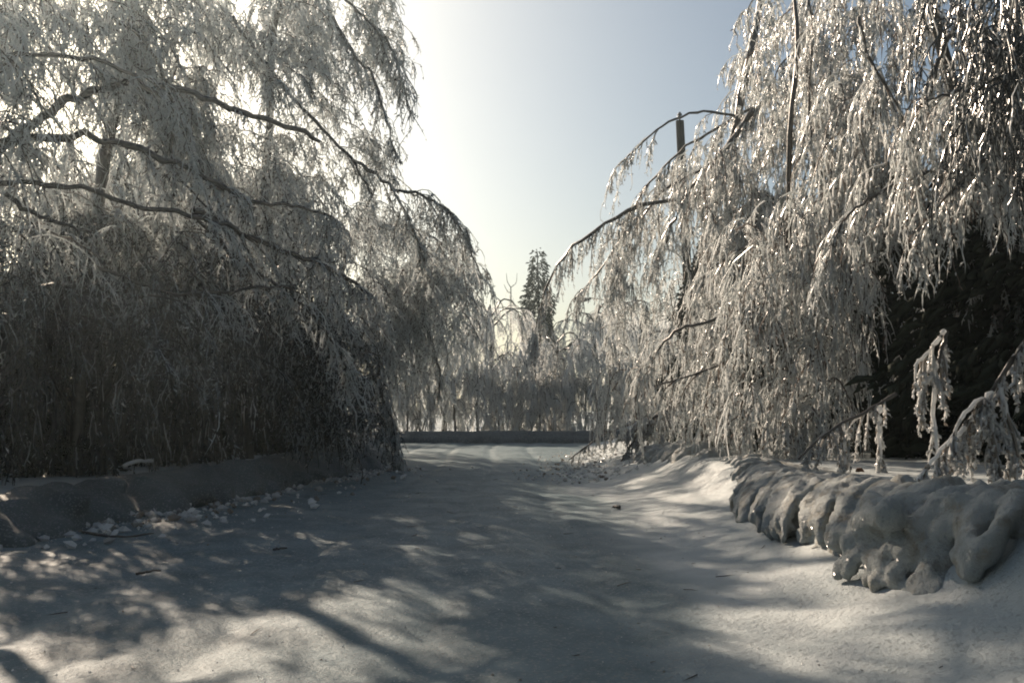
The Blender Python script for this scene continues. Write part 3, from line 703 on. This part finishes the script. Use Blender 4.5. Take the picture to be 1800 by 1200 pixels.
# ------------------------------------------------------------------ poles and street lamp
def pole(label, a, b, r0, r1):
    t = thing('utility_pole', label, 'pole', tuple(a)); a = np.array(a); b = np.array(b)
    so = Soup(); z = np.linspace(0, 1, 8)[:, None]; so.tubes(((b-a)*z)[None], np.linspace(r0, r1, 8)[None], 12, False)
    so.tubes(np.array([[b-a, b-a+[0, 0, .004], b-a+[0, 0, .02]]]), np.array([[r1, r1, .02]]), 12, True)
    so.build('pole', M_pole, t)
    return t, b-a
top = P(1195, 213, 38); bot = P(1222, 760, 38); bot[2] = gz(bot[0], bot[1])-.1
up1, tv = pole('dark wooden utility pole rising behind the arching tree on the right', bot, top, .20, .165)
so = Soup()   # pin insulator on the pole top
z = np.array([0, .10, .12, .18, .22, .26, .30, .34, .38]); rr = np.array([.03, .03, .085, .10, .07, .10, .075, .05, .01])
so.tubes((np.array([0, 0, 0.])+tv+np.stack([z*0, z*0, z], -1))[None], rr[None], 12, False)
so.build('insulator', M_glassy, up1)
t2 = P(1087, 405, 62); b2 = P(1099, 760, 62); b2[2] = gz(b2[0], b2[1])
up2, tv2 = pole('farther utility pole carrying a dark street lamp above the frozen trees', b2, t2, .15, .12)
h = P(1018, 529, 62)-b2; m_ = P(1040, 524, 62)-b2; base_ = P(1091, 545, 62)-b2
so = Soup(); so.tubes(spline([base_, (base_+m_)/2+[0, 0, .22], m_], 8)[None], np.full((1, 8), .035), 8, False); arm = so.build('lamp_arm', M_metal, up2)
so = Soup(); zz = np.linspace(0, 1, 8)[:, None]; pp = m_*(1-zz)+h*zz
so.tubes(pp[None], np.array([[.05, .09, .11, .13, .14, .14, .12, .03]]), 10, True); so.build('lamp_head', M_metal, arm)

# small bare fork standing clear of the tree tops
bs = P(897, 545, 54); bb = bs.copy(); bb[2] = gz(bb[0], bb[1])
t = thing('sapling', 'thin bare forked tree top poking above the frozen trees left of the slim evergreen', 'tree', tuple(bb))
so = Soup(); p0 = np.zeros(3); f1 = P(898, 505, 54)-bb
limb_tube(so, [(0, 0, 0), (.05, 0, 3), f1], .06, .03, 12, 6, .05); so.build('trunk', M_bark, t)
for e, mid in (((890, 480), (892, 495)), ((909, 480), (907, 497)), ((886, 500), (892, 512))):
    so = Soup(); limb_tube(so, [f1-(0 if e[0] != 886 else np.array([0, 0, .3])), P(*mid, 54)-bb, P(*e, 54)-bb], .025, .01, 8, 5, .1); so.build('branch', M_bark, t)

so = Soup(); n = 16; q0 = np.stack([R.normal(0, .05, n), R.normal(0, .05, n), f1[2]-R.uniform(0, 1.6, n)], -1)
growth(so, q0, R.normal(0, 1, (n, 3))+[0, 0, .4], R.uniform(.3, .7, n), rt=.012, n2=3, n3=2); o = so.build('twigs', M_ice_f, t); o['kind'] = 'stuff'

# ------------------------------------------------------------------ fallen ice-coated branches on the right verge
def fallen(label, main, Y0, Y1, w0, w1, subs, nd, rt=.016, name='fallen_branch'):
    b0 = P(*main[-1], Y1); base = np.array([b0[0], b0[1], gz(b0[0], b0[1])])
    t = thing(name, label, 'branch', tuple(base), 'fallen icy branches on the right verge')
    q, r0, r1 = px_limb(main, Y0, Y1, w0, w1); so = Soup(); lp = limb_tube(so, np.array(q)-base, r0, r1, 22, 8, .3); stem = so.build('stem', M_bark, t)
    cs = Soup(); allp = [lp]
    for s_, Ya, Yb in subs:
        q, a_, b_ = px_limb(s_, Ya, Yb, 9, 5); ks = Soup(); p = limb_tube(ks, np.array(q)-base, a_, b_, 14, 7, .4, .8); ks.build('side_branch', M_clear, stem); allp.append(p)
    for k, p in enumerate(allp):
        n = nd if k == 0 else max(6, nd//3)
        s, tt = along(p[None], n); tt /= np.linalg.norm(tt, axis=1, keepdims=True)+1e-9
        growth(cs, s, tt*.5+R.normal(0, .35, s.shape)-[0, 0, .4], clipL(s+base, R.uniform(.15, .55, n)), rt=rt, n2=4, n3=5, k1=6, l2=(.15, .4), l3=(.03, .09))
    c = cs.build('ice_coating', M_clear, t); c['kind'] = 'stuff'
fallen('thick ice crusted branch leaning down onto the snow at the right edge',
  [(1830, 570), (1790, 618), (1742, 690), (1695, 752), (1660, 800), (1640, 850)], 9.5, 9.6, 11, 4,
  [([(1745, 690), (1700, 720), (1670, 775)], 9.5, 9.3), ([(1760, 680), (1775, 750), (1790, 830)], 9.5, 9.4), ([(1740, 700), (1745, 760), (1752, 820)], 9.5, 9.4), ([(1695, 752), (1660, 785), (1600, 862)], 9.5, 9.0)], 34)
fallen('upright forked branch coated in white ice before the black woods',
  [(1664, 582), (1650, 640), (1645, 700)], 11.5, 11.5, 8, 6,
  [([(1660, 582), (1635, 615), (1608, 642)], 11.5, 11.4), ([(1645, 640), (1630, 670), (1614, 698)], 11.5, 11.4), ([(1647, 640), (1640, 720), (1650, 810)], 11.5, 11.3)], 10, .014)
fallen('slender curved icy branch dipping to the snow below the dark woods',
  [(1575, 692), (1520, 725), (1470, 750), (1430, 780), (1404, 806)], 12.5, 12, 7, 4,
  [([(1545, 712), (1545, 760), (1548, 812)], 12.4, 12.3), ([(1480, 745), (1482, 790), (1484, 815)], 12.3, 12.2)], 18, .013)
fallen('thin bare broken branch sloping onto the road before the far snow bank',
  [(1140, 732), (1100, 748), (1060, 765), (1030, 785), (1000, 808)], 26, 26, 4, 2, [], 8, .012)
fallen('tangle of drooping frozen twigs at the end of the bank beside the road',
  [(1200, 700), (1150, 735), (1110, 780), (1090, 815)], 24, 24, 7, 3,
  [([(1150, 740), (1120, 745), (1096, 770)], 24, 24)], 46, .014)

# ------------------------------------------------------------------ sticks, leaf and shards on the snow
def stick(label, pts, r, z=.02):
    q = [G(a, b, z) for a, b in pts]; q = [np.array([p[0], p[1], gz(p[0], p[1])+r*.8]) for p in q]; b = q[0].copy()
    so = Soup(); limb_tube(so, np.array(q)-b, r, r*.5, 10, 6, .4); o = so.build('stick', M_bark); o.location = b
    tag(o, label, 'stick', 'sticks lying on the road')
stick('longer thin dark stick lying on the shaded road near the left bank', [(145, 934), (200, 940), (270, 934)], .018)
stick('short dark stick lying on the shaded road left of the dappled light', [(240, 1000), (262, 998), (284, 997)], .014)
stick('dark twig lying on the sunlit patch at the left of the road', [(480, 963), (505, 962)], .014)
q = G(1086, 898, .02); q[2] = gz(q[0], q[1])
so = Soup()
for k in range(9):
    a = R.uniform(0, 6.28); c = R.normal(0, .035, 3)*[1, 1, .3]+[0, 0, .03]
    so.tubes(np.array([[c, c+[math.cos(a)*.05, math.sin(a)*.05, .03], c+[math.cos(a)*.09, math.sin(a)*.09, 0]]]), np.array([[.02, .03, .01]]), 5, True)
o = so.build('dirt_clump', M_bark); o.location = q; o.scale = (.6, .6, .6); tag(o, 'small dark clump lying on the snow at the edge of the lit stripe', 'clump')
q = G(1511, 830, .72); q[2] = gz(q[0], q[1])+.03
so = Soup(); so.tubes(np.array([[(-.05, 0, 0), (-.02, .01, .02), (.02, 0, .025), (.06, 0, .0)]]), np.array([[.005, .03, .03, .005]]), 6, False)
o = so.build('dead_leaf', M_leafdead); o.location = q; tag(o, 'curled reddish brown leaf on the sunlit snow behind the right bank', 'leaf')
pl = G(218, 825, .55); pr = G(268, 822, .55); pl[2] += .06; pr[2] += .12
so = Soup(); limb_tube(so, [pl*0, (pr-pl)*.5+[0, 0, .03], pr-pl], .035, .028, 8, 7, .2); o = so.build('broken_log', M_clear); o.location = pl
tag(o, 'short pale ice glazed log piece on top of the left snow bank', 'log')

def shards(n, fx, label, size=(.02, .07)):
    x, y = fx(n); z = ground_z(x, y); s = size[0]+(size[1]-size[0])*R.random(n)**2.5; a = R.uniform(0, 6.28, n)
    p = np.stack([x, y, z+s*.2], -1); d = np.stack([np.cos(a), np.sin(a), R.uniform(-.1, .5, n)], -1)
    path = np.stack([p, p+d*s[:, None]*.6, p+d*s[:, None]*1.3], 1); so = Soup()
    so.tubes(path, np.stack([s*.3, s*.45, s*.2], -1), 4, True); o = so.build('ice_shards', M_clear, smooth=False); o['kind'] = 'stuff'; o['label'] = label
def f_left(n):
    y = R.uniform(10, 26, n); c = R.uniform(10, 26, 26); k = R.integers(0, 26, n); y = np.where(R.random(n) < .6, c[k]+R.normal(0, .35, n), y)
    y = np.where(R.random(n) < .25, R.normal(13.4, .5, n), y); return XL(y)+R.exponential(.55, n)-.1, y
def f_road(n):
    return R.uniform(-5.5, 2.2, n), 5+18*R.random(n)**1.6
def f_right(n):
    y = R.uniform(20, 34, n); return XR(y)-1.0+R.normal(0, .7, n), y
shards(1500, f_left, 'shattered ice and twigs scattered along the foot of the left bank', (.015, .13))
shards(1400, f_road, 'tiny chips of fallen ice glittering on the road', (.006, .018))
shards(700, f_right, 'broken ice scattered on the snow below the right trees', (.03, .10))



n = 220; y = 4.5+26*R.random(n)**1.5; x = R.uniform(-5.5, 2.6, n); L = .03+.16*R.random(n)**3; a = R.uniform(0, 6.28, n)
d = np.stack([np.cos(a), np.sin(a), a*0], -1); p = np.stack([x, y, ground_z(x, y)+.008], -1)
kink = R.normal(0, .15, (n, 1))*np.stack([-np.sin(a), np.cos(a), a*0], -1)
path = np.stack([p, p+(d+kink)*L[:, None]*.5, p+d*L[:, None]], 1); path[:, 1:, 2] = ground_z(path[:, 1:, 0], path[:, 1:, 1])+.008
so = Soup(); so.tubes(path, np.stack([L*.012+.0025]*3, -1), 3, True, R.random(n)*.5); o = so.build('fallen_twigs', M_bark); o['kind'] = 'stuff'

# ------------------------------------------------------------------ frosty air
import bmesh
bm = bmesh.new(); bmesh.ops.create_cube(bm, size=1); me = bpy.data.meshes.new('haze'); bm.to_mesh(me); bm.free()
hz = bpy.data.objects.new('haze', me); S.collection.objects.link(hz); hz['kind'] = 'stuff'
hz.scale = (530, 400, 18); hz.location = (0, 130, 7.2)
m = bpy.data.materials.new('frosty_air'); m.use_nodes = True; nt = m.node_tree; nt.nodes.clear()
ou = nt.nodes.new('ShaderNodeOutputMaterial'); pv = nt.nodes.new('ShaderNodeVolumePrincipled')
pv.inputs['Density'].default_value = .00105; pv.inputs['Anisotropy'].default_value = .7; pv.inputs['Color'].default_value = (.78, .94, 1, 1)
nt.links.new(pv.outputs[0], ou.inputs['Volume']); me.materials.append(m)
